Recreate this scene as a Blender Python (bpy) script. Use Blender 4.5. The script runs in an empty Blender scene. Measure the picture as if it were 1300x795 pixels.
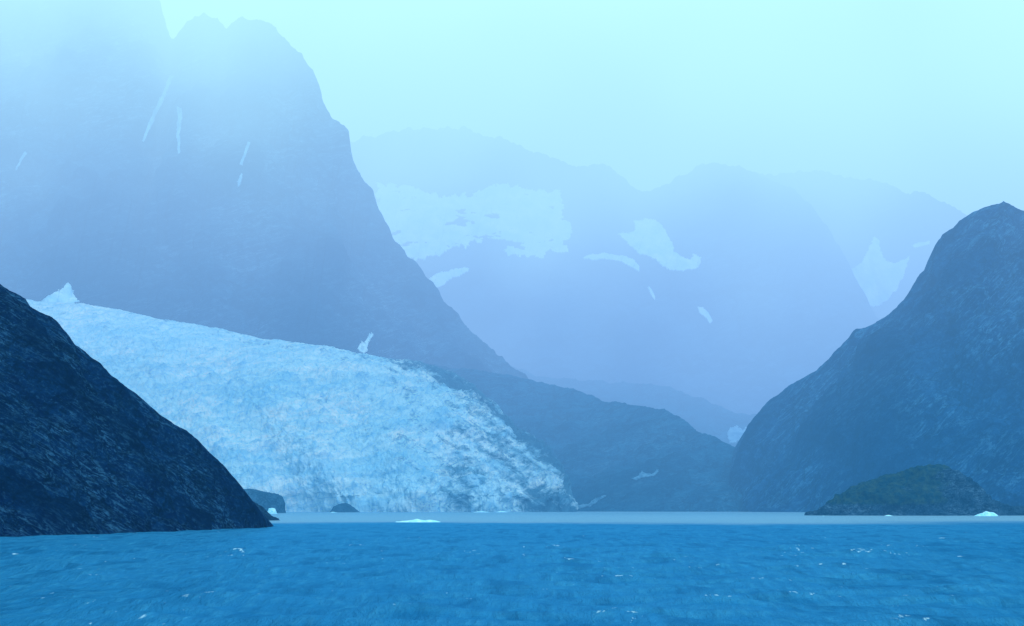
import bpy, math, random
import numpy as np
from mathutils import Vector, noise
from mathutils.bvhtree import BVHTree

random.seed(7)
S = bpy.context.scene
COL = S.collection
R = math.radians

# ------------------------------------------------------------------ camera
F = 2062.0            # focal length in units of the 1300-wide photograph
CAMZ = 15.0           # eye height on the deck, metres
HORIZ = 643.0         # row of the sea horizon
cam = bpy.data.cameras.new('camera'); camo = bpy.data.objects.new('camera', cam); COL.objects.link(camo)
camo.location = (0, 0, CAMZ); camo.rotation_euler = (R(90), 0, 0)
cam.sensor_width = 36; cam.lens = F / 1300 * 36
cam.shift_y = (HORIZ - 397.5) / 1300
cam.clip_start = 1; cam.clip_end = 80000
S.camera = camo
S.view_settings.view_transform = 'Standard'; S.view_settings.look = 'None'
S.view_settings.exposure = 0; S.view_settings.gamma = 1

def W(px, py, d):
    """world point seen at photograph pixel (px,py) that lies d metres out"""
    return np.array([(px - 650) / F * d, d, CAMZ + (HORIZ - py) / F * d])

# ------------------------------------------------------------------ helpers
def tag(o, label=None, cat=None, group=None, kind=None):
    if label: o['label'] = label
    if cat: o['category'] = cat
    if group: o['group'] = group
    if kind: o['kind'] = kind
    return o

def mesh_obj(name, verts, faces, mat, attrs=None, parent=None, recenter=False):
    me = bpy.data.meshes.new(name)
    verts = np.asarray(verts, dtype=np.float64)
    off = np.zeros(3)
    if recenter:
        off = np.array([verts[:, 0].mean(), verts[:, 1].mean(), max(0.0, verts[:, 2].min())])
    v = (verts - off).astype(np.float32)
    faces = np.asarray(faces, dtype=np.int32)
    n = faces.shape[1]
    me.vertices.add(len(v)); me.vertices.foreach_set('co', v.ravel())
    me.loops.add(faces.size); me.loops.foreach_set('vertex_index', faces.ravel())
    me.polygons.add(len(faces))
    me.polygons.foreach_set('loop_start', np.arange(0, faces.size, n, dtype=np.int32))
    me.polygons.foreach_set('loop_total', np.full(len(faces), n, dtype=np.int32))
    me.update(calc_edges=True); me.validate()
    me.polygons.foreach_set('use_smooth', np.ones(len(me.polygons), dtype=bool))
    for k, a in (attrs or {}).items():
        at = me.attributes.new(k, 'FLOAT', 'POINT')
        at.data.foreach_set('value', np.asarray(a, dtype=np.float32).ravel())
    me.materials.append(mat)
    o = bpy.data.objects.new(name, me); COL.objects.link(o)
    o.location = off
    if parent: o.parent = parent
    return o

def grid_faces(nu, nv):
    i = np.arange(nu - 1)[:, None]; j = np.arange(nv - 1)[None, :]
    a = (i * nv + j).ravel()
    return np.stack([a, a + nv, a + nv + 1, a + 1], 1)

def fbm(P, scale, octs=5, seed=0.0, kind='fbm', H=0.9):
    """mathutils fractal noise at every row of P (scale: metres or a 3-vector of metres)"""
    s = np.ones(3) * np.asarray(scale, dtype=float)
    Q = P / s + seed
    out = np.empty(len(Q))
    if kind == 'ridge':
        for k in range(len(Q)): out[k] = noise.ridged_multi_fractal(Q[k], H, 2.1, octs, 1.0, 2.0)
        return out / 2.0 - 0.6
    for k in range(len(Q)): out[k] = noise.fractal(Q[k], H, 2.1, octs)
    return out

def normals(G):
    du = np.gradient(G, axis=0); dv = np.gradient(G, axis=1)
    n = np.cross(dv, du)
    n /= np.linalg.norm(n, axis=2, keepdims=True) + 1e-9
    return n

def smoothstep(x): x = np.clip(x, 0, 1); return x * x * (3 - 2 * x)

def rot(P, axis, deg):
    from mathutils import Matrix
    M = np.array(Matrix.Rotation(R(deg), 3, axis))
    return P @ M.T

def loft(name, ridge, foot, nu, nv, p=1.15, back=600, amps=(), jag=0.25, ridge_jit=0.0, seed=1.0, mat=None, nback=14, bias=1.0):
    """mountain flank: ridge = [(px,py,depth)], foot = [(px,depth)] at sea level, then a back slope"""
    ridge = np.array(ridge, float); foot = np.array(foot, float)
    t = np.linspace(0, 1, nu)
    L = np.concatenate([[0], np.cumsum(np.hypot(np.diff(ridge[:, 0]), np.diff(ridge[:, 1])))]); L /= L[-1]
    rx = np.interp(t, L, ridge[:, 0]); ry = np.interp(t, L, ridge[:, 1]); rd = np.interp(t, L, ridge[:, 2])
    if ridge_jit:
        ry = ry - ridge_jit * np.array([noise.fractal((a / 14.0, seed, 0), 0.8, 2.2, 5) for a in rx])
    Rp = np.stack([(rx - 650) / F * rd, rd, CAMZ + (HORIZ - ry) / F * rd], 1)
    ft = np.linspace(0, 1, len(foot))
    if foot.shape[1] == 3: ft = foot[:, 2]
    fx = np.interp(t, ft, foot[:, 0]); fd = np.interp(t, ft, foot[:, 1])
    Fp = np.stack([(fx - 650) / F * fd, fd, np.full(nu, -12.0)], 1)
    v = np.linspace(0, 1, nv) ** bias
    G = Fp[:, None, :] * (1 - v)[None, :, None] + Rp[:, None, :] * v[None, :, None]
    G[:, :, 2] = -12 + (Rp[:, 2] + 12)[:, None] * (v ** p)[None, :]
    nrm = normals(G)
    fade = 1 - (1 - jag) * smoothstep((v - 0.80) / 0.20)
    fade = fade * (0.15 + 0.85 * smoothstep(v / 0.16))
    P = G.reshape(-1, 3)
    D = np.zeros(len(P))
    for (scale, amp, octs, kind, rt) in amps:
        Q = P if rt is None else rot(P, *rt)
        D += amp * fbm(Q, scale, octs, seed, kind)
    D = D.reshape(nu, nv) * fade[None, :]
    # keep thin ends thin
    hh = np.clip((Rp[:, 2] + 12) / 80.0, 0.05, 1)
    D *= hh[:, None]
    G = G + nrm * D[:, :, None]
    top = G[:, -1, :]
    w = np.linspace(0, 1, nback + 1)[1:]
    B = np.repeat(top[:, None, :], nback, 1).copy()
    B[:, :, 1] += back * w[None, :]
    B[:, :, 2] = top[:, None, 2] * (1 - w[None, :] ** 1.2) - 30 * w[None, :]
    G = np.concatenate([G, B], 1)
    vv = np.concatenate([v, np.ones(nback)])
    attrs = {'up': np.repeat(vv[None, :], nu, 0).ravel(), 'cav': np.concatenate([D, np.zeros((nu, nback))], 1).ravel()}
    V = G.reshape(-1, 3); Fc = grid_faces(nu, nv + nback)
    o = mesh_obj(name, V, Fc, mat, attrs)
    tag(o, kind='structure')
    return o, V, Fc

# ------------------------------------------------------------------ materials
class NT:
    def __init__(s, name):
        s.m = bpy.data.materials.new(name); s.m.use_nodes = True
        s.t = s.m.node_tree; s.t.nodes.clear()
        s.out = s.t.nodes.new('ShaderNodeOutputMaterial')
    def n(s, typ, ins=None, **kw):
        nd = s.t.nodes.new(typ)
        for k, v in kw.items(): setattr(nd, k, v)
        for k, v in (ins or {}).items():
            if isinstance(v, bpy.types.NodeSocket): s.t.links.new(v, nd.inputs[k])
            else: nd.inputs[k].default_value = v
        return nd
    def l(s, a, b): s.t.links.new(a, b)
    def math(s, op, a, b=0.0, c=0.0, clamp=False):
        return s.n('ShaderNodeMath', {0: a, 1: b, 2: c}, operation=op, use_clamp=clamp).outputs[0]
    def mapr(s, x, a, b, c=0.0, d=1.0):
        return s.n('ShaderNodeMapRange', {0: x, 1: a, 2: b, 3: c, 4: d}).outputs[0]
    def mix(s, f, a, b, mode='MIX'):
        nd = s.t.nodes.new('ShaderNodeMix'); nd.data_type = 'RGBA'; nd.blend_type = mode
        for k, v in ((0, f), (6, a), (7, b)):
            if isinstance(v, bpy.types.NodeSocket): s.t.links.new(v, nd.inputs[k])
            else: nd.inputs[k].default_value = v if k == 0 else (*v, 1)
        return nd.outputs[2]
    def pos(s, scale=(1, 1, 1), rotd=(0, 0, 0)):
        g = s.n('ShaderNodeNewGeometry').outputs['Position']
        r = s.n('ShaderNodeVectorRotate', {'Vector': g, 'Rotation': tuple(R(a) for a in rotd)}, rotation_type='EULER_XYZ').outputs[0]
        return s.n('ShaderNodeVectorMath', {0: r, 1: scale}, operation='MULTIPLY').outputs[0]
    def noise(s, vec, scale, detail=6, rough=0.6, dist=0.0):
        return s.n('ShaderNodeTexNoise', {'Vector': vec, 'Scale': scale, 'Detail': detail, 'Roughness': rough, 'Distortion': dist}).outputs[0]
    def attr(s, name): return s.n('ShaderNodeAttribute', attribute_name=name).outputs['Fac']

def rock_mat(name, dark, mid, light, size, strata=(0, 35, 0), bump=1.0, light_amt=0.5, streak=1.0, veg=None, lowdark=None):
    """size = metres of the main break-up"""
    t = NT(name)
    p = t.pos()
    ps = t.pos((1 / 7.0, 1 / 3.0, 1.0), strata)            # long along the beds, thin across them
    n1 = t.noise(p, 1 / size, 8, 0.62)
    n2 = t.noise(ps, 1 / (size * 0.13), 8, 0.68, 1.3)
    n3 = t.noise(p, 1 / (size * 0.18), 8, 0.68)
    n4 = t.noise(p, 1 / (size * 3.2), 4, 0.5)
    base = t.mix(t.mapr(n1, 0.42, 0.58), dark, mid)
    f = t.math('MULTIPLY', t.mapr(n2, 0.50, 0.59), t.mapr(n4, 0.44, 0.56, 0.05, 1.0))
    f = t.math('MULTIPLY', f, light_amt * streak)
    base = t.mix(f, base, light)
    f3 = t.math('MULTIPLY', t.mapr(n3, 0.53, 0.63), light_amt * 0.4)
    base = t.mix(f3, base, light)
    base = t.mix(t.math('MULTIPLY', t.mapr(n3, 0.46, 0.32), 0.6), base, tuple(c * 0.45 for c in dark))
    wv = t.n('ShaderNodeVectorMath', {0: t.pos((0.45, 0.45, 1.0), (strata[0], strata[1] * 0.6, strata[2])), 1: t.n('ShaderNodeVectorMath', {0: t.n('ShaderNodeTexNoise', {'Vector': p, 'Scale': 1.3 / size, 'Detail': 5.0, 'Roughness': 0.65}).outputs[1], 1: (size * 1.3,) * 3}, operation='MULTIPLY').outputs[0]}, operation='ADD').outputs[0]
    for sc_, k_ in ((0.9 / size, 0.65), (2.6 / size, 0.4)):
        vo = t.n('ShaderNodeTexVoronoi', {'Vector': wv, 'Scale': sc_}, feature='DISTANCE_TO_EDGE').outputs[0]
        base = t.mix(t.math('MULTIPLY', t.mapr(vo, 0.07, 0.0), k_), base, tuple(c * 0.3 for c in dark))
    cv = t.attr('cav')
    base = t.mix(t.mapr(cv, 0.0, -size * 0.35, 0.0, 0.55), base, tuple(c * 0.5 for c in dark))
    if veg:
        vc1, vc2, z0, z1 = veg
        up = t.attr('veg')
        g = t.n('ShaderNodeNewGeometry')
        vm = t.math('ADD', up, t.mapr(n1, 0.3, 0.7, -0.35, 0.35))
        vm = t.mapr(vm, 0.48, 0.85)
        vcol = t.mix(t.mapr(t.noise(p, 1 / (size * 0.9), 6, 0.65), 0.4, 0.62), vc1, vc2)
        base = t.mix(t.math('MULTIPLY', vm, 0.9), base, vcol)
    h = t.math('ADD', t.math('MULTIPLY', n1, 0.8), t.math('ADD', t.math('MULTIPLY', n2, 0.35), t.math('MULTIPLY', n3, 0.3)))
    b = t.n('ShaderNodeBump', {'Height': h, 'Distance': size * 0.55 * bump, 'Strength': 1.0})
    bs = t.n('ShaderNodeBsdfPrincipled', {'Base Color': base, 'Roughness': 0.9, 'Specular IOR Level': 0.0, 'Normal': b.outputs[0]})
    t.l(bs.outputs[0], t.out.inputs[0])
    return t.m

def snow_mat(name, col, shade, size):
    t = NT(name)
    p = t.pos()
    n1 = t.noise(p, 1 / size, 6, 0.6)
    n2 = t.noise(t.pos((1, 1, 0.3)), 1 / (size * 0.25), 5, 0.6)
    base = t.mix(t.mapr(n1, 0.35, 0.65), shade, col)
    base = t.mix(t.math('MULTIPLY', t.mapr(n2, 0.52, 0.7), 0.35), base, shade)
    b = t.n('ShaderNodeBump', {'Height': n1, 'Distance': size * 0.2, 'Strength': 0.6})
    bs = t.n('ShaderNodeBsdfPrincipled', {'Base Color': base, 'Roughness': 0.7, 'Specular IOR Level': 0.2, 'Normal': b.outputs[0]})
    t.l(bs.outputs[0], t.out.inputs[0])
    return t.m

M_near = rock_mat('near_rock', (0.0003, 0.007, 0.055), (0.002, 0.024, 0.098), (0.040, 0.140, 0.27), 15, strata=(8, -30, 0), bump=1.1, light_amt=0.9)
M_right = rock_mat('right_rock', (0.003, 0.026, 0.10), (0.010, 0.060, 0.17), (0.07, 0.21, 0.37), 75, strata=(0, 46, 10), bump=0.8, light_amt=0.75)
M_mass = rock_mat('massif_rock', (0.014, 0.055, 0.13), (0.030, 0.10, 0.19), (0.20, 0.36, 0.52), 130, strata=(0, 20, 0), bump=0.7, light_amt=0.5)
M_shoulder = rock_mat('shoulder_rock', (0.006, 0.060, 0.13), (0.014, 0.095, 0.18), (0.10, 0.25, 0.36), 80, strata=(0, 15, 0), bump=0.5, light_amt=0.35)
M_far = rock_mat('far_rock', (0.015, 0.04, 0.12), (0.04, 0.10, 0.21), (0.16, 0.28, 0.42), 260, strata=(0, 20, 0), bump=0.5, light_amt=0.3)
M_islet = rock_mat('islet_rock', (0.010, 0.04, 0.085), (0.022, 0.065, 0.12), (0.13, 0.24, 0.36), 12, strata=(0, 5, 0), bump=0.8, light_amt=0.7,
                   veg=((0.008, 0.045, 0.068), (0.035, 0.075, 0.062), 0, 0))
M_outcrop = rock_mat('outcrop_rock', (0.02, 0.07, 0.13), (0.04, 0.11, 0.19), (0.12, 0.22, 0.32), 20, bump=0.6, light_amt=0.4)
M_spur = rock_mat('spur_rock', (0.005, 0.017, 0.05), (0.014, 0.045, 0.10), (0.07, 0.16, 0.27), 8, bump=0.8, light_amt=0.5)
M_snow = snow_mat('snow', (0.80, 0.96, 0.98), (0.42, 0.72, 0.90), 90)
M_thinsnow = snow_mat('thin_snow', (0.26, 0.44, 0.62), (0.12, 0.27, 0.44), 40)
M_scree = snow_mat('pale_scree', (0.12, 0.27, 0.40), (0.02, 0.10, 0.19), 14)
M_oldsnow = snow_mat('old_snow', (0.42, 0.62, 0.80), (0.20, 0.38, 0.58), 60)
M_berg = snow_mat('berg_ice', (0.70, 0.95, 1.0), (0.25, 0.70, 0.90), 5)

# ------------------------------------------------------------------ glacier ice
def glacier_mat():
    t = NT('glacier_ice')
    p = t.pos()
    dirt = t.attr('dirt'); cr = t.attr('crev')
    n1 = t.noise(t.pos((1, 0.5, 1.6), (0, 8, 0)), 1 / 45.0, 8, 0.66, 0.5)
    n2 = t.noise(t.pos((1, 0.6, 0.45)), 1 / 16.0, 7, 0.7, 0.3)
    n3 = t.noise(t.pos((0.5, 0.5, 1.0), (0, 25, 0)), 1 / 22.0, 8, 0.68, 1.2)
    n4 = t.noise(p, 1 / 260.0, 4, 0.55)
    n5 = t.noise(t.pos((0.28, 0.28, 1.0), (0, -34, 0)), 1 / 34.0, 8, 0.66, 0.8)     # flow bands along the right margin
    white = t.mix(t.mapr(n4, 0.42, 0.58), (0.66, 0.88, 0.98), (0.97, 1.0, 1.0))
    c = t.mix(t.mapr(n1, 0.40, 0.56), (0.62, 0.86, 0.98), white)
    c = t.mix(t.math('MULTIPLY', t.mapr(n2, 0.53, 0.64), 0.32), c, (0.22, 0.58, 0.86))
    c = t.mix(t.math('MULTIPLY', t.mapr(cr, 0.0, -0.9), 0.62), c, (0.07, 0.38, 0.72))
    c = t.mix(t.math('MULTIPLY', t.mapr(n3, 0.57, 0.68), 0.22), c, (0.16, 0.40, 0.62))
    nb = t.noise(t.pos((0.30, 0.5, 1.0), (0, 12, 0)), 1 / 75.0, 6, 0.62, 1.0)
    c = t.mix(t.math('MULTIPLY', t.mapr(nb, 0.49, 0.58), 0.5), c, (0.30, 0.66, 0.90))
    wv = t.n('ShaderNodeVectorMath', {0: t.pos((1, 0.45, 0.9), (0, 10, 0)), 1: t.n('ShaderNodeVectorMath', {0: t.n('ShaderNodeTexNoise', {'Vector': p, 'Scale': 1 / 40.0, 'Detail': 4.0}).outputs[1], 1: (34, 34, 34)}, operation='MULTIPLY').outputs[0]}, operation='ADD').outputs[0]
    for sc_, w_, k_ in ((1 / 34.0, 0.08, 0.38), (1 / 13.0, 0.08, 0.18)):
        vo = t.n('ShaderNodeTexVoronoi', {'Vector': wv, 'Scale': sc_}, feature='DISTANCE_TO_EDGE').outputs[0]
        c = t.mix(t.math('MULTIPLY', t.mapr(vo, w_, 0.0), k_), c, (0.10, 0.44, 0.76))
    d = t.math('ADD', dirt, t.math('ADD', t.mapr(n3, 0.36, 0.64, -0.30, 0.30), t.mapr(n5, 0.36, 0.64, -0.32, 0.32)))
    d = t.math('ADD', d, t.math('MULTIPLY', t.mapr(t.noise(p, 1 / 130.0, 4, 0.6), 0.38, 0.62, -0.22, 0.22), dirt))
    c = t.mix(t.mapr(d, 0.34, 0.66, 0.0, 0.72), c, (0.085, 0.25, 0.38))
    c = t.mix(t.mapr(d, 0.70, 1.0, 0.0, 0.9), c, (0.030, 0.13, 0.225))
    h = t.math('ADD', t.math('MULTIPLY', n1, 1.0), t.math('MULTIPLY', n2, 0.5))
    b = t.n('ShaderNodeBump', {'Height': h, 'Distance': 15.0, 'Strength': 1.0})
    bs = t.n('ShaderNodeBsdfPrincipled', {'Base Color': c, 'Roughness': 0.6, 'Specular IOR Level': 0.2, 'Normal': b.outputs[0]})
    t.l(bs.outputs[0], t.out.inputs[0])
    return t.m
M_glacier = glacier_mat()

def build_glacier():
    top = np.array([(-40, 372, 6050), (45, 386, 6000), (100, 389, 5950), (150, 398, 5900), (200, 408, 5850), (250, 417, 5800), (300, 427, 5700),
                    (350, 435, 5600), (400, 443, 5500), (440, 450, 5450), (480, 457, 5400), (530, 462, 5330), (570, 474, 5250), (603, 492, 5150),
                    (634, 520, 5030), (658, 546, 4900), (688, 570, 4740), (714, 594, 4590), (726, 612, 4480), (731, 634, 4400)], float)
    nu, nv = 760, 420
    tt = np.linspace(0, 1, nu)
    L = np.concatenate([[0], np.cumsum(np.hypot(np.diff(top[:, 0]), np.diff(top[:, 1])))]); L /= L[-1]
    tx, ty, td = (np.interp(tt, L, top[:, k]) for k in range(3))
    T = np.stack([(tx - 650) / F * td, td, CAMZ + (HORIZ - ty) / F * td], 1)
    bx = 240 + (732 - 240) * tt ** 0.9
    bd = 4330 + 60 * np.sin(tt * 9) + 25 * np.sin(tt * 31)
    B = np.stack([(bx - 650) / F * bd, bd, np.full(nu, -10.0)], 1)
    v = np.linspace(0, 1, nv)
    hv = v ** 1.12
    G = B[:, None, :] * (1 - hv)[None, :, None] + T[:, None, :] * hv[None, :, None]
    cliff = 50 * smoothstep(v / 0.022)                       # calving front
    zt = T[:, 2][:, None]
    zz = -10 + (zt - 28) * (v[None, :] ** 0.95) + cliff[None, :] * np.clip(zt / 120, 0.15, 1)
    # convex belly across the flow
    zz += 28 * np.sin(np.pi * np.clip(v, 0, 1))[None, :] * np.sin(np.pi * tt ** 0.8)[:, None]
    G[:, :, 2] = zz
    P = G.reshape(-1, 3)
    a = fbm(P, (60, 60, 70), 5, 3.0, 'ridge', 0.8)
    e = fbm(rot(P, 'Z', 12), (170, 75, 150), 4, 14.0, 'ridge', 0.8)
    b = fbm(rot(P, 'Z', 25), (22, 55, 40), 4, 9.0, 'ridge', 0.7)
    c = fbm(P, (300, 300, 300), 3, 1.0)
    s = fbm(P, (9, 9, 14), 3, 5.0)
    D = (15 * a + 12 * b + 26 * e + 40 * c + 4 * s).reshape(nu, nv)
    edge = np.minimum(1, np.minimum((1 - v) / 0.03, 1))[None, :] * np.minimum(1, (1 - tt) / 0.03)[:, None]
    calm = 1 - 0.45 * smoothstep((v - 0.55) / 0.45)[None, :] * (1 - smoothstep((tt - 0.45) / 0.3))[:, None]
    D = D * (0.35 + 0.65 * edge) * calm
    nrm = normals(G)
    G = G + nrm * D[:, :, None]
    # skirt at the top edge sinks into the mountain
    sk = G[:, -1:, :].copy(); sk[:, :, 2] -= 120; sk[:, :, 1] += 40
    G = np.concatenate([G, sk], 1)
    # dirt: debris bands along the far right margin and the top edge
    px = G[:, :, 0] / G[:, :, 1] * F + 650; py = HORIZ - (G[:, :, 2] - CAMZ) / G[:, :, 1] * F
    U = tt[:, None] * np.ones((1, nv + 1)); Vv = np.concatenate([v, [1.0]])[None, :] * np.ones((nu, 1))
    right = smoothstep((px - 400) / 260)
    topb = smoothstep((Vv - 0.80 + 0.22 * right) / 0.22)
    dirt = 0.0 + 0.50 * right + topb * (0.26 + 0.50 * right)
    dirt += 0.50 * smoothstep((px - 640) / 50) * smoothstep((py - 606) / 22)
    dirt += 0.25 * np.exp(-((px - 585) / 22) ** 2) * smoothstep((py - 560) / 30)
    crev = np.concatenate([((a + b + 0.8 * e) * 0.8).reshape(nu, nv), np.zeros((nu, 1))], 1)
    o = mesh_obj('glacier', G.reshape(-1, 3), grid_faces(nu, nv + 1), M_glacier, {'dirt': dirt.ravel(), 'crev': crev.ravel()}, recenter=True)
    tag(o, 'broad crevassed pale blue glacier flowing down to the sea, its right edge grey with debris', 'glacier')
    return o
build_glacier()

# ------------------------------------------------------------------ mountains
MESH = {}
# near rocky slope, lower left
near_ridge = [(-420, 150, 1150), (-300, 200, 1120), (-160, 285, 1090), (-60, 335, 1070), (0, 358, 1060), (12, 368, 1060), (33, 378, 1058), (40, 388, 1058), (60, 400, 1060), (77, 411, 1062), (92, 428, 1064), (120, 456, 1070), (150, 485, 1078),
              (180, 508, 1085), (210, 531, 1092), (236, 545, 1100), (255, 563, 1106), (278, 585, 1112), (298, 610, 1120), (315, 632, 1128), (327, 652, 1136), (334, 667, 1142)]
near_foot = [(-420, 640), (-200, 700), (0, 775), (110, 850), (225, 960), (300, 1070), (334, 1140)]
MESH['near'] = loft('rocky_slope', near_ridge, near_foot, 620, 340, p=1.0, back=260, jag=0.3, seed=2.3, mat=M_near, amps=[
    ((90, 90, 120), 20, 6, 'ridge', None), ((28, 28, 34), 5, 5, 'ridge', None), ((40, 18, 9), 3.6, 5, 'fbm', ('Y', -30)), ((9, 9, 9), 1.4, 4, 'ridge', None)])
# left massif
m1 = [(-500, -60, 8200), (-300, -110, 8000), (-100, -90, 7900), (60, -80, 7800), (150, -50, 7700), (190, -20, 7650), (205, 0, 7620), (213, 35, 7600), (219, 50, 7600), (226, 42, 7590), (236, 27, 7580), (246, 18, 7570),
      (262, 17, 7560), (276, 22, 7550), (287, 36, 7540), (296, 24, 7530), (305, 20, 7520), (314, 24, 7510), (330, 23, 7500), (345, 27, 7490), (356, 40, 7480), (365, 50, 7470), (384, 68, 7440), (398, 88, 7420), (407, 108, 7400), (410, 126, 7390),
      (424, 148, 7360), (444, 166, 7330), (448, 190, 7300), (456, 216, 7270), (474, 240, 7230), (482, 268, 7200), (498, 300, 7150), (515, 325, 7100), (535, 342, 7050), (552, 366, 7000), (576, 392, 6950), (602, 420, 6900), (628, 444, 6850), (655, 466, 6800), (700, 500, 6750), (760, 545, 6700), (800, 600, 6700), (830, 644, 6700)]
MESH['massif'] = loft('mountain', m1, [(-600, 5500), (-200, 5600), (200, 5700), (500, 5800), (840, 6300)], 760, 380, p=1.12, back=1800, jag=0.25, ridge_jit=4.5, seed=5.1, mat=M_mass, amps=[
    ((800, 800, 1800), 190, 6, 'ridge', None), ((220, 220, 420), 60, 5, 'ridge', None), ((60, 60, 60), 9, 4, 'fbm', None)])
# shoulder below the massif that runs out to the fjord shore
m2 = [(380, 420, 5950), (480, 452, 5850), (560, 468, 5750), (600, 472, 5700), (650, 476, 5650), (700, 486, 5600), (740, 496, 5580), (765, 507, 5550), (800, 514, 5500), (840, 518, 5470), (862, 528, 5450), (885, 544, 5400), (912, 558, 5380), (940, 572, 5350), (975, 585, 5300), (1040, 615, 5250), (1100, 642, 5200)]
m2 = [(a, b, c - 330 + 850 * min(1.0, max(0.0, (920 - a) / 220.0))) for a, b, c in m2]
MESH['shoulder'] = loft('hillside', m2, [(330, 4950), (600, 4900), (730, 4750), (900, 4500), (1110, 4450)], 620, 240, p=1.12, back=900, jag=0.3, ridge_jit=2.0, seed=8.7, mat=M_shoulder, amps=[
    ((420, 420, 520), 95, 6, 'ridge', None), ((110, 110, 110), 14, 5, 'ridge', None), ((30, 30, 30), 4, 3, 'fbm', None)])
# low ridge across the valley mouth
m3 = [(600, 440, 7700), (680, 476, 7600), (750, 482, 7600), (800, 486, 7500), (850, 492, 7400), (890, 505, 7300), (925, 520, 7200), (980, 530, 7200), (1040, 540, 7200), (1120, 560, 7200)]
m3 = [(a, b, c + 500) for a, b, c in m3]
MESH['valley'] = loft('valley_ridge', m3, [(600, 6700), (1120, 6500)], 300, 120, p=1.2, back=900, jag=0.4, ridge_jit=3.0, seed=12.2, mat=M_shoulder, amps=[
    ((380, 380, 500), 60, 5, 'ridge', None), ((90, 90, 90), 14, 4, 'fbm', None)])
# back mountain
m4 = [(300, 200, 9700), (400, 185, 9600), (470, 175, 9600), (520, 165, 9600), (570, 160, 9600), (620, 172, 9600), (670, 190, 9600), (705, 205, 9600), (735, 212, 9600), (760, 210, 9600), (778, 214, 9600), (792, 228, 9600), (806, 240, 9600), (826, 240, 9600), (850, 231, 9600), (872, 218, 9600), (892, 208, 9600), (920, 206, 9600), (945, 214, 9600), (975, 224, 9550),
      (1005, 238, 9500), (1030, 262, 9450), (1050, 288, 9400), (1068, 315, 9350), (1085, 345, 9300), (1098, 372, 9300), (1108, 392, 9300), (1130, 425, 9300), (1170, 480, 9300), (1230, 570, 9300)]
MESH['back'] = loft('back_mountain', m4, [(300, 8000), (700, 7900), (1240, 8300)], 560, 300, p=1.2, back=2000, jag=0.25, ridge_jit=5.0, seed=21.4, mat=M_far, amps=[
    ((900, 900, 1500), 150, 6, 'ridge', None), ((250, 250, 350), 30, 5, 'ridge', None)])
m5 = [(880, 240, 9750), (940, 222, 9750), (1000, 220, 9750), (1040, 216, 9750), (1085, 226, 9750), (1110, 228, 9750), (1150, 244, 9750), (1175, 246, 9750), (1205, 262, 9750), (1240, 275, 9750), (1300, 290, 9750), (1400, 300, 9750), (1600, 330, 9750)]
MESH['right_back'] = loft('distant_mountain', m5, [(860, 9420), (1600, 9420)], 320, 220, p=1.2, back=2000, jag=0.3, ridge_jit=5.0, seed=31.4, mat=M_far, amps=[
    ((900, 900, 1500), 130, 6, 'ridge', None), ((250, 250, 350), 30, 4, 'ridge', None)])
# right mountain
m6 = [(926, 646, 4900), (932, 615, 4850), (938, 590, 4800), (944, 570, 4800), (950, 556, 4800), (962, 535, 4790), (975, 520, 4780), (992, 503, 4760), (1010, 488, 4740), (1030, 474, 4720), (1050, 455, 4700), (1062, 440, 4700), (1072, 430, 4690), (1085, 418, 4680), (1100, 412, 4670), (1120, 400, 4650), (1135, 388, 4640),
      (1145, 375, 4630), (1155, 360, 4620), (1165, 348, 4610), (1176, 338, 4600), (1185, 326, 4590), (1190, 312, 4580), (1200, 300, 4570), (1213, 291, 4560), (1220, 282, 4550), (1238, 272, 4540), (1255, 263, 4530), (1274, 255, 4520), (1284, 260, 4520), (1300, 265, 4520), (1350, 240, 4500), (1420, 200, 4500), (1520, 190, 4500), (1650, 170, 4500)]
MESH['right'] = loft('right_mountain', m6, [(922, 4600, 0), (960, 4300, .15), (1050, 4050, .35), (1180, 3750, .6), (1300, 3600, .8), (1700, 3400, 1)], 720, 420, p=1.08, back=1200, jag=0.3, seed=41.0, ridge_jit=1.2, mat=M_right, amps=[
    ((520, 520, 700), 130, 6, 'ridge', ('Y', 25)), ((150, 150, 190), 26, 5, 'ridge', None), ((220, 90, 60), 16, 5, 'fbm', ('Y', 46)), ((45, 45, 45), 6, 4, 'ridge', None)])

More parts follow.
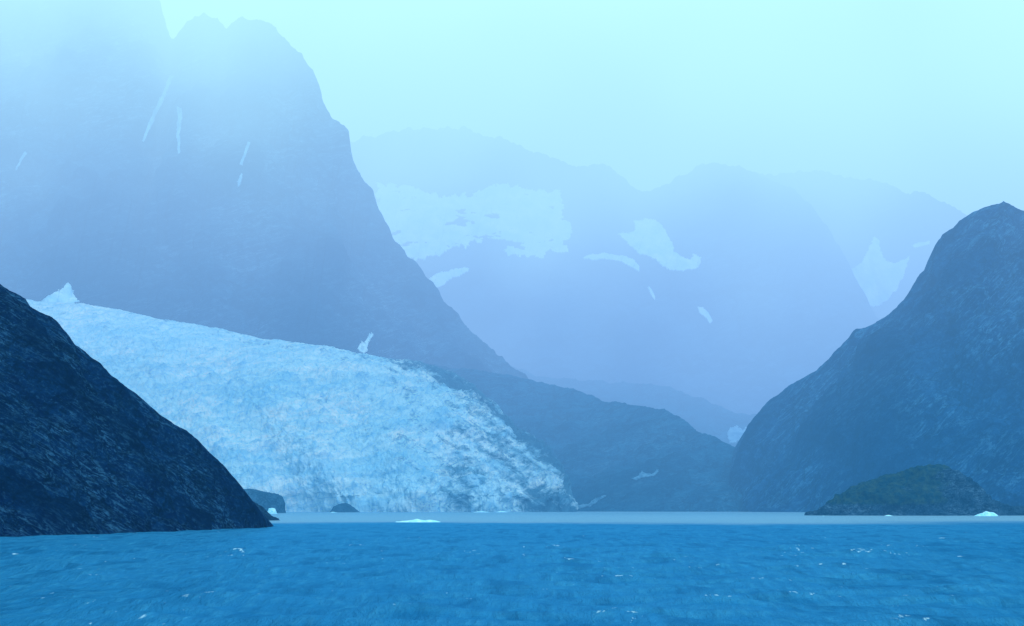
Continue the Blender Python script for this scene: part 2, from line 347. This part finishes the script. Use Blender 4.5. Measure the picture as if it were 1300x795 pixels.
# ------------------------------------------------------------------ heaps: islet, outcrops, icebergs
def heap(name, prof, d, depth, mat, namp, nscale, label, cat, group=None, p=0.6, res=(90, 50), seed=1.0, recenter=True, backp=1.0, veg=None, asym=0.5, kind='ridge'):
    """closed mound: prof = [(px,py)] skyline, crest at distance d, foot depth/2 in front and behind"""
    prof = np.array(prof, float); nu, nv = res
    px = np.linspace(prof[0, 0], prof[-1, 0], nu); py = np.interp(px, prof[:, 0], prof[:, 1])
    x = (px - 650) / F * d
    zt = CAMZ + (HORIZ - py) / F * d
    t = np.linspace(0, 1, nu)
    half = depth * np.sqrt(np.clip(1 - (2 * t - 1) ** 2, 0.02, 1))
    v = np.linspace(-1, 1, nv)
    y = d + half[:, None] * np.where(v < 0, v * asym, v * (1 - asym))[None, :]
    base = -max(2.0, 0.1 * zt.max())
    prf = np.clip(1 - np.abs(v) ** (1 / p * 1.2), 0, 1)
    z = base + (zt[:, None] - base) * prf[None, :]
    G = np.stack([np.repeat(x[:, None], nv, 1), y, z], 2)
    P = G.reshape(-1, 3)
    D = (namp * fbm(P, nscale, 5, seed, kind) + 0.3 * namp * fbm(P, np.asarray(nscale) * 0.2, 4, seed + 3)).reshape(nu, nv)
    D *= np.clip(prf * 3, 0.1, 1)[None, :]
    n = normals(G); 
    n = np.where(n[:, :, 2:3] < 0, -n, n)
    G = G + n * D[:, :, None]
    attrs = {'cav': D.ravel()}
    if veg is not None:
        attrs['veg'] = veg(px[:, None] * np.ones((1, nv)), G[:, :, 2] / zt.max()).ravel()
    o = mesh_obj(name, G.reshape(-1, 3), grid_faces(nu, nv), mat, attrs, recenter=recenter)
    tag(o, label, cat, group)
    return o

def veg_islet(px, h):
    left = 1 - smoothstep((px - 1165) / 60)
    body = smoothstep((h - 0.10) / 0.18)
    top = smoothstep((h - 0.8) / 0.15) * (1 - smoothstep((px - 1215) / 25))
    return np.clip(body * left * 0.95 + top * 0.8, 0, 1) * smoothstep((px - 1036) / 20)
heap('islet', [(1022, 655), (1026, 652), (1038, 648), (1050, 640), (1065, 629), (1080, 620), (1100, 613), (1120, 605), (1140, 601), (1152, 598), (1164, 591), (1178, 587), (1192, 588), (1206, 595), (1222, 603), (1236, 612), (1248, 626), (1258, 634), (1268, 638), (1282, 641), (1300, 643), (1330, 646), (1350, 655)],
     2700, 150, M_islet, 12, (60, 45, 36), 'low rocky islet with green grass on its crest before the right mountain', 'islet', p=0.62, res=(460, 140), seed=4.0, veg=veg_islet)
heap('rock_outcrop', [(280, 640), (300, 622), (318, 621), (335, 624), (350, 627), (358, 630), (361, 636), (362, 649), (363, 652)], 3700, 130, M_outcrop, 4, (40, 40, 30),
     'grey blunt headland just right of the near dark slope, with white ice at its foot', 'rock outcrop', p=0.35, res=(110, 50), seed=7.0)
heap('rock_outcrop', [(415, 653), (420, 649), (424, 643), (430, 640), (438, 638), (445, 641), (450, 645), (455, 649), (459, 653)], 4150, 60, M_outcrop, 2.5, (26, 26, 22),
     'small rounded grey rock at the foot of the glacier, ice all around', 'rock outcrop', p=0.5, res=(90, 40), seed=9.0)
heap('rock_spur', [(322, 636), (332, 643), (338, 650), (344, 655), (349, 657), (352, 659), (358, 663)], 1750, 60, M_spur, 2.0, (14, 14, 10),
     'low black rock spur in the water behind the tip of the near slope', 'rock spur', p=0.5, res=(90, 40), seed=11.0)

bergs = 'ice floating on the fjord'
heap('iceberg', [(500, 664.5), (503, 662.5), (512, 661.6), (520, 660.8), (526, 659.8), (530, 658.9), (534, 660.2), (540, 660.6), (547, 659.9), (553, 661.0), (558, 662.2), (561, 664.5)], 1545, 26, M_berg, 0.7, (5, 5, 4),
     'long flat white iceberg alone in the water in front of the glacier', 'iceberg', bergs, p=0.45, res=(160, 50), seed=2.0)
heap('iceberg', [(1234, 656.5), (1237, 655), (1243, 652.6), (1248, 651.4), (1252, 649.0), (1256, 650.4), (1261, 650.8), (1265, 653), (1268, 656.5)], 2520, 26, M_berg, 1.0, (8, 8, 6),
     'small peaked white iceberg at the foot of the right mountain', 'iceberg', bergs, p=0.45, res=(110, 40), seed=6.0)
floes = [(338, 352, 645, 3300, 'white ice block grounded under the grey blunt headland', 3.0),
         (418, 428, 649.8, 3950, 'thin white floe below the small rounded grey rock', 2.0),
         (600, 622, 649.0, 4100, 'long white floe at the glacier front, left of the grey debris tip', 2.0),
         (630, 644, 648.6, 4150, 'short white floe at the glacier front beside the grey debris tip', 2.0),
         (1041, 1050, 655.0, 2500, 'tiny white ice scrap at the left tip of the green islet', 1.0),
         (1122, 1134, 653.8, 2540, 'white ice scrap against the middle of the green islet shore', 1.0)]
for a, b, y, d, lab, amp in floes:
    yw = HORIZ + CAMZ * F / d
    m = 0.5 * (a + b)
    heap('ice_floe', [(a - 1, yw + 1.5), (a, yw), (a + (m - a) * .5, y + .6), (m, y), (m + (b - m) * .6, y + .8), (b, yw), (b + 1, yw + 1.5)], d, 14, M_berg, 0.4 * amp, (6, 6, 4), lab, 'ice floe', bergs, p=0.45, res=(60, 24), seed=a * .1)

# ------------------------------------------------------------------ snow fields draped on the rock
BV = {}
def bvh(key):
    if key not in BV:
        _, V, Fc = MESH[key]
        BV[key] = BVHTree.FromPolygons([tuple(v) for v in V], [tuple(int(i) for i in f) for f in Fc])
    return BV[key]
def inside(poly, x, y):
    r = False; n = len(poly); j = n - 1
    for i in range(n):
        xi, yi = poly[i]; xj, yj = poly[j]
        if (yi > y) != (yj > y) and x < (xj - xi) * (y - yi) / (yj - yi) + xi: r = not r
        j = i
    return r
O3 = Vector((0, 0, CAMZ))
def snow(key, poly, label, cat='snow patch', name='snow_patch', step=0.8, rough=3.0, lift=8.0, holes=0.0, mat=None, rs=9.0):
    xs = [p[0] for p in poly]; ys = [p[1] for p in poly]
    x0, x1, y0, y1 = min(xs) - rough, max(xs) + rough, min(ys) - rough, max(ys) + rough
    nx = int((x1 - x0) / step) + 2; ny = int((y1 - y0) / step) + 2
    B = bvh(key); idx = {}; V = []; Fc = []
    def vert(i, j):
        k = (i, j)
        if k in idx: return idx[k]
        px, py = x0 + i * step, y0 + j * step
        d = Vector(((px - 650) / F, 1, (HORIZ - py) / F)).normalized()
        loc, nr, _, dist = B.ray_cast(O3, d)
        if loc is None: idx[k] = None; return None
        if nr.dot(d) > 0: nr = -nr
        q = loc + nr * lift * 0.4 - d * lift
        idx[k] = len(V); V.append((q.x, q.y, q.z)); return idx[k]
    for i in range(nx):
        for j in range(ny):
            cx, cy = x0 + (i + .5) * step, y0 + (j + .5) * step
            w = noise.noise_vector((cx / rs, cy / rs, 3.3)) * rough + noise.noise_vector((cx / rs * 3, cy / rs * 3, 7.3)) * rough * .5 + noise.noise_vector((cx / 1.3, cy / 1.3, 1.3)) * min(1.3, 0.55 * rough)
            if not inside(poly, cx + w.x, cy + w.y): continue
            if holes and noise.fractal((cx / 26, cy / 9, 1.7), 0.8, 2.1, 4) > 0.62 - holes * (cy - y0) / (y1 - y0): continue
            q = [vert(i, j), vert(i + 1, j), vert(i + 1, j + 1), vert(i, j + 1)]
            if None in q: continue
            ds = [V[k][1] for k in q]
            if max(ds) - min(ds) > 260: continue
            Fc.append(q)
    par = list(range(len(V)))
    def root(a):
        while par[a] != a: par[a] = par[par[a]]; a = par[a]
        return a
    for f in Fc:
        for k in f[1:]: par[root(k)] = root(f[0])
    cnt = {}
    for f in Fc: cnt[root(f[0])] = cnt.get(root(f[0]), 0) + 1
    if cnt:
        big = max(cnt, key=cnt.get); Fc = [f for f in Fc if root(f[0]) == big]
        used = sorted({k for f in Fc for k in f}); ren = {k: n for n, k in enumerate(used)}
        V = [V[k] for k in used]; Fc = [[ren[k] for k in f] for f in Fc]
    if not Fc: print('EMPTY SNOW', label); return
    o = mesh_obj(name, V, [f[::-1] for f in Fc], mat or M_snow, recenter=True)
    sol = o.modifiers.new('thickness', 'SOLIDIFY'); sol.thickness = lift * 1.2; sol.offset = -1
    tag(o, label, cat); return o

snow('back', [(476, 232), (500, 236), (520, 236), (545, 246), (570, 251), (600, 246), (625, 236), (640, 232), (660, 238), (690, 244), (714, 242), (712, 262), (722, 285), (729, 296), (716, 308), (722, 322), (708, 320), (700, 314), (688, 328), (665, 324), (645, 326), (636, 318), (650, 306), (630, 304), (600, 308), (570, 318), (540, 328), (516, 332), (490, 300)],
     'largest snowfield, wide and ragged, high on the back mountain beside the left massif', 'snowfield', 'snowfield', holes=0.3, rough=6, step=0.6)
snow('back', [(540, 356), (556, 348), (572, 343), (590, 340), (597, 342), (590, 347), (572, 354), (558, 364), (548, 368)], 'slanting snow strip against the edge of the left massif, below the widest snowfield', rough=2)
snow('back', [(786, 298), (800, 296), (808, 292), (806, 281), (815, 278), (828, 278), (840, 284), (846, 296), (852, 308), (856, 320), (866, 327), (876, 330), (880, 324), (889, 326), (890, 336), (880, 343), (862, 344), (848, 341), (836, 332), (826, 326), (812, 322), (800, 312)],
     'hook-shaped snow patch in the middle of the back mountain', rough=2.5)
snow('back', [(740, 328), (752, 323), (770, 322), (790, 325), (804, 329), (812, 338), (812, 345), (802, 340), (788, 332), (768, 329), (752, 330)], 'thin crescent of snow just below the hook-shaped patch', rough=1.2)
snow('back', [(886, 390), (892, 390), (899, 398), (905, 408), (902, 411), (895, 403), (888, 397)], 'short snow streak low on the back mountain, below the hook-shaped patch', rough=0.8, step=0.6)
snow('back', [(822, 364), (825, 365), (831, 375), (832, 381), (828, 377)], 'tiny snow streak straight below the crescent of snow', rough=0.5, step=0.5)
snow('right_back', [(1110, 300), (1116, 308), (1120, 322), (1124, 333), (1134, 334), (1146, 330), (1156, 324), (1152, 338), (1146, 350), (1138, 366), (1126, 382), (1112, 390), (1102, 388), (1084, 352), (1080, 342), (1092, 336), (1100, 325), (1104, 312)], 'bright forked snowfield between the back mountain and the right mountain', 'snowfield', 'snowfield', rough=3)
snow('right_back', [(1158, 312), (1168, 308), (1180, 306), (1180, 310), (1168, 313), (1160, 315)], 'faint thin snow strip beside the right mountain edge', rough=1.2, step=0.6)
snow('massif', [(52, 384), (62, 376), (72, 371), (80, 366), (87, 359), (90, 362), (92, 370), (96, 378), (100, 384), (80, 388)], 'pointed cone of snow above the top left of the glacier', rough=1.2, step=0.6)
snow('massif', [(454, 443), (458, 436), (463, 434), (468, 427), (474, 424), (471, 430), (467, 436), (466, 446), (462, 449), (456, 447)], 'small bright snow patch on the slope above the glacier', rough=1.2, step=0.5)
snow('valley', [(922, 556), (926, 546), (932, 540), (937, 543), (944, 546), (950, 540), (946, 552), (940, 560), (930, 562)], 'broken snow patch low in the valley gap beside the right mountain', rough=2.5, step=0.6, holes=0.0, mat=M_thinsnow)
for poly, lab in [([(216, 96), (220, 97), (214, 112), (208, 128), (198, 146), (190, 165), (182, 182), (180, 180), (188, 158), (197, 138), (206, 120), (211, 106)], 'longest snow gully, slanting down the middle of the left massif'),
                  ([(225, 136), (230, 138), (231, 150), (228, 170), (229, 195), (226, 196), (224, 165), (226, 152)], 'upright snow gully right of the longest one on the left massif'),
                  ([(315, 180), (318, 182), (312, 197), (307, 210), (304, 209), (309, 196)], 'upper of two short snow streaks on the right part of the left massif'),
                  ([(306, 220), (308, 222), (304, 236), (301, 238), (303, 228)], 'lower of two short snow streaks on the right part of the left massif'),
                  ([(30, 192), (33, 195), (25, 210), (20, 218), (20, 213), (26, 202)], 'faint snow streak at the far left of the left massif')]:
    snow('massif', poly, lab, name='snow_gully', cat='snow gully', rough=1.0, step=0.5, lift=6, mat=M_thinsnow)
for poly, lab in [([(724, 648), (738, 641), (746, 640), (756, 634), (768, 628), (770, 630), (760, 636), (750, 643), (738, 645), (730, 648)], 'pale stream bed on the shore right of the glacier tip'),
                  ([(800, 608), (810, 604), (815, 598), (820, 601), (828, 603), (834, 596), (836, 598), (832, 605), (820, 606), (812, 607), (806, 610)], 'curved pale scree trace on the hillside right of the glacier')]:
    snow('shoulder', poly, lab, name='scree_trace', cat='scree trace', rough=1.6, step=0.5, lift=3, mat=M_scree, holes=0.0)

# ------------------------------------------------------------------ water
def water_mat():
    t = NT('fjord_water')
    g = t.n('ShaderNodeNewGeometry').outputs['Position']
    sx = t.n('ShaderNodeSeparateXYZ', {0: g})
    P = lambda s: t.pos(s)
    n_big = t.noise(P((0.5, 0.25, 1)), 1 / 90.0, 4, 0.55)
    n_w = t.noise(P((0.9, 0.16, 1)), 1 / 2.2, 6, 0.7, 0.3)
    n_s = t.noise(P((0.7, 0.13, 1)), 1 / 7.0, 6, 0.66, 0.3)
    deep = t.mix(t.mapr(n_big, 0.4, 0.6), (0.012, 0.170, 0.38), (0.020, 0.200, 0.42))
    deep = t.mix(t.math('MULTIPLY', t.mapr(n_w, 0.50, 0.62), 0.65), deep, (0.035, 0.25, 0.46))  # lit and dark wave facets painted into the water colour, here and below
    deep = t.mix(t.math('MULTIPLY', t.mapr(n_s, 0.50, 0.38), 0.7), deep, (0.003, 0.10, 0.25))
    # milky glacial melt beyond a drifting edge
    e = t.math('ADD', sx.outputs[1], t.mapr(t.noise(P((0.6, 0.2, 1)), 1 / 260.0, 5, 0.6), 0.3, 0.7, -260, 260))
    silt = t.mapr(e, 1300, 1640)
    silt.node.interpolation_type = 'SMOOTHSTEP'
    c = t.mix(silt, deep, (0.25, 0.41, 0.53))
    # foam of breaking crests
    f1 = t.noise(P((0.75, 0.20, 1)), 1 / 1.5, 5, 0.62, 0.5)
    f2 = t.noise(P((1, 0.5, 1)), 1 / 38.0, 3, 0.6)
    hh = t.attr('crest')
    ft = t.math('ADD', f1, t.math('ADD', t.math('MULTIPLY', t.math('SUBTRACT', f2, 0.5), 0.55), t.math('MULTIPLY', hh, 0.06)))
    foam = t.math('MULTIPLY', t.mapr(ft, 0.745, 0.80), t.math('SUBTRACT', 1.0, silt))
    c = t.mix(t.math('MULTIPLY', foam, 0.85), c, (0.48, 0.72, 0.86))
    h = t.math('ADD', t.math('MULTIPLY', n_w, 1.0), t.math('MULTIPLY', t.noise(P((1, 1, 1)), 1 / 1.4, 4, 0.6), 0.25))
    b = t.n('ShaderNodeBump', {'Height': h, 'Distance': 2.4, 'Strength': 0.9})
    df = t.n('ShaderNodeBsdfDiffuse', {'Color': c, 'Roughness': 0.0, 'Normal': b.outputs[0]})
    gl = t.n('ShaderNodeBsdfGlossy', {'Color': (0.16, 0.62, 0.95, 1), 'Roughness': 0.16, 'Normal': b.outputs[0]})
    fr = t.n('ShaderNodeFresnel', {'IOR': 1.33, 'Normal': b.outputs[0]})
    ff = t.math('MULTIPLY', t.math('MULTIPLY', fr.outputs[0], 0.6), t.math('SUBTRACT', 1.0, foam))
    bs = t.n('ShaderNodeMixShader', {0: ff, 1: df.outputs[0], 2: gl.outputs[0]})
    t.l(bs.outputs[0], t.out.inputs[0])
    return t.m

def build_water():
    ys = list(np.linspace(-3000, 60, 16)[:-1]) + list(60 * (2600 / 60) ** np.linspace(0, 1, 620)) + list(np.geomspace(2700, 30000, 26))
    us = np.concatenate([np.linspace(-9, -0.55, 24)[:-1], np.linspace(-0.55, 0.55, 640), np.linspace(0.55, 9, 24)[1:]])
    Y = np.repeat(np.array(ys)[None, :], len(us), 0)
    spread = np.maximum(np.abs(Y), 160)
    X = us[:, None] * spread
    Z = np.zeros_like(X); Cr = np.zeros_like(X)
    rng = random.Random(3)
    waves = [(rng.uniform(4, 24), rng.gauss(math.radians(205), 0.42), rng.uniform(0, 6.28)) for _ in range(34)]
    ext = 0
    for lam, ang, ph in waves:
        k = 2 * math.pi / lam; a = (0.0085 if lam < 13 else 0.0050) * lam
        th = k * (X * math.cos(ang) * 0.55 + Y * math.sin(ang)) + ph
        dy = np.gradient(Y, axis=1); dx = np.gradient(X, axis=0)
        samp = np.clip(1.4 - 2.8 * np.maximum(dy, np.abs(dx)) / lam, 0, 1)
        Z += a * np.sin(th) * samp
    Z = Z + 0.35 * np.maximum(Z, 0) ** 1.6
    Cr = Z / 0.5
    V = np.stack([X, Y, Z], 2).reshape(-1, 3)
    o = mesh_obj('water', V, grid_faces(len(us), len(ys)), water_mat(), {'crest': Cr.ravel()})
    tag(o, kind='structure')
build_water()
# sea bed far below closes the view under the water sheet
# ------------------------------------------------------------------ haze (mist volume, thicker and brighter with height; its glow stands in for scattered daylight)
def build_haze():
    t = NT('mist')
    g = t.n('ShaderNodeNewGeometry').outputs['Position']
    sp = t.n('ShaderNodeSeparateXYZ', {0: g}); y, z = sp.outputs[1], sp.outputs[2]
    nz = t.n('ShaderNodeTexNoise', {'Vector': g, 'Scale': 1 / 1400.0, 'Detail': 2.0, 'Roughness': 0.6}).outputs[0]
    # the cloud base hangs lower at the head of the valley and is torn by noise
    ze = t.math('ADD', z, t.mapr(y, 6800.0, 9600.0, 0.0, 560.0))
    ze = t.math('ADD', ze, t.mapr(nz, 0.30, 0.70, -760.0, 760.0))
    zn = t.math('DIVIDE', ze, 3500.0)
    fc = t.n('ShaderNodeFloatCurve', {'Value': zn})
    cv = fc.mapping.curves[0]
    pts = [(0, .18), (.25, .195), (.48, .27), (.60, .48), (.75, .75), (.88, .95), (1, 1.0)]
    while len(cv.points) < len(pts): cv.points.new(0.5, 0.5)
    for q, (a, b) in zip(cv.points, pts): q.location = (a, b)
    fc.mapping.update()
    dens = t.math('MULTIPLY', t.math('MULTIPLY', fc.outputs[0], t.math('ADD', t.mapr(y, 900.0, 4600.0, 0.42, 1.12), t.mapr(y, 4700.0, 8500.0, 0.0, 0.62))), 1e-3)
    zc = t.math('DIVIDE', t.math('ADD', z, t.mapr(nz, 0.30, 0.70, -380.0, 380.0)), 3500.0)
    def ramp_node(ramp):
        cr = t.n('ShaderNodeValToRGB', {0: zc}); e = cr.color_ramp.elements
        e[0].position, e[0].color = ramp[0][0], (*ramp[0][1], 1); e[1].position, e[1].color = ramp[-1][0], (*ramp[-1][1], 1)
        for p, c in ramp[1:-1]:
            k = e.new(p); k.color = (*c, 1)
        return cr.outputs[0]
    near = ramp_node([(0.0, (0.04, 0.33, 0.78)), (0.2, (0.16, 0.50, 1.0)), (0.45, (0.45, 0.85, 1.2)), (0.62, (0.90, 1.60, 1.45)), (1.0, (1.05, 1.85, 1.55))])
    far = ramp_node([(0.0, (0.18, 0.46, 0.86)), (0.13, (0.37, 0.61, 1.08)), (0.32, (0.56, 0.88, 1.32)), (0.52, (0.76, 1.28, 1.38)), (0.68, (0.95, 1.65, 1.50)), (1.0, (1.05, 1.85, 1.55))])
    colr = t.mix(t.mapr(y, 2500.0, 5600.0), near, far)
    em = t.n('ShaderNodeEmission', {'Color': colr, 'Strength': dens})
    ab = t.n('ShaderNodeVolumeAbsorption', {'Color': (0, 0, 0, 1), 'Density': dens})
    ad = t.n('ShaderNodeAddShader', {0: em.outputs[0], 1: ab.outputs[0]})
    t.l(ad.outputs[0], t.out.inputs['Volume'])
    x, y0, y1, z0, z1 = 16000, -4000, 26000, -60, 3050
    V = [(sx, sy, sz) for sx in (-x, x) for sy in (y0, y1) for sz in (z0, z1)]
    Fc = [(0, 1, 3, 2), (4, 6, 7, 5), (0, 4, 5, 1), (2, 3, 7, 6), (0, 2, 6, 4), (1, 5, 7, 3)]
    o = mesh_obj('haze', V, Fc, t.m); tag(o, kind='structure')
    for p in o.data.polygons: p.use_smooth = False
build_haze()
S.cycles.volume_step_rate = 0.13
S.cycles.volume_max_steps = 512
S.cycles.max_bounces = 4; S.cycles.diffuse_bounces = 2; S.cycles.glossy_bounces = 2

# ------------------------------------------------------------------ light
el, az = R(48), R(150)      # sun high, behind the camera and to its right, veiled by cloud
wd = bpy.data.worlds.new('World'); S.world = wd; wd.use_nodes = True
wt = wd.node_tree; sky = wt.nodes.new('ShaderNodeTexSky'); sky.sky_type = 'NISHITA'; sky.sun_disc = False
sky.sun_elevation = el; sky.sun_rotation = az
bg = wt.nodes['Background']; bg.inputs[1].default_value = 0.10
wt.links.new(sky.outputs[0], bg.inputs[0])
sl = bpy.data.lights.new('sun', 'SUN'); so = bpy.data.objects.new('sun', sl); COL.objects.link(so)
sl.energy = 4.6; sl.angle = R(12); sl.color = (0.66, 0.90, 1.0)
d = Vector((math.sin(az) * math.cos(el), math.cos(az) * math.cos(el), math.sin(el)))
so.rotation_euler = d.to_track_quat('Z', 'Y').to_euler(); so.location = (0, 0, 500)
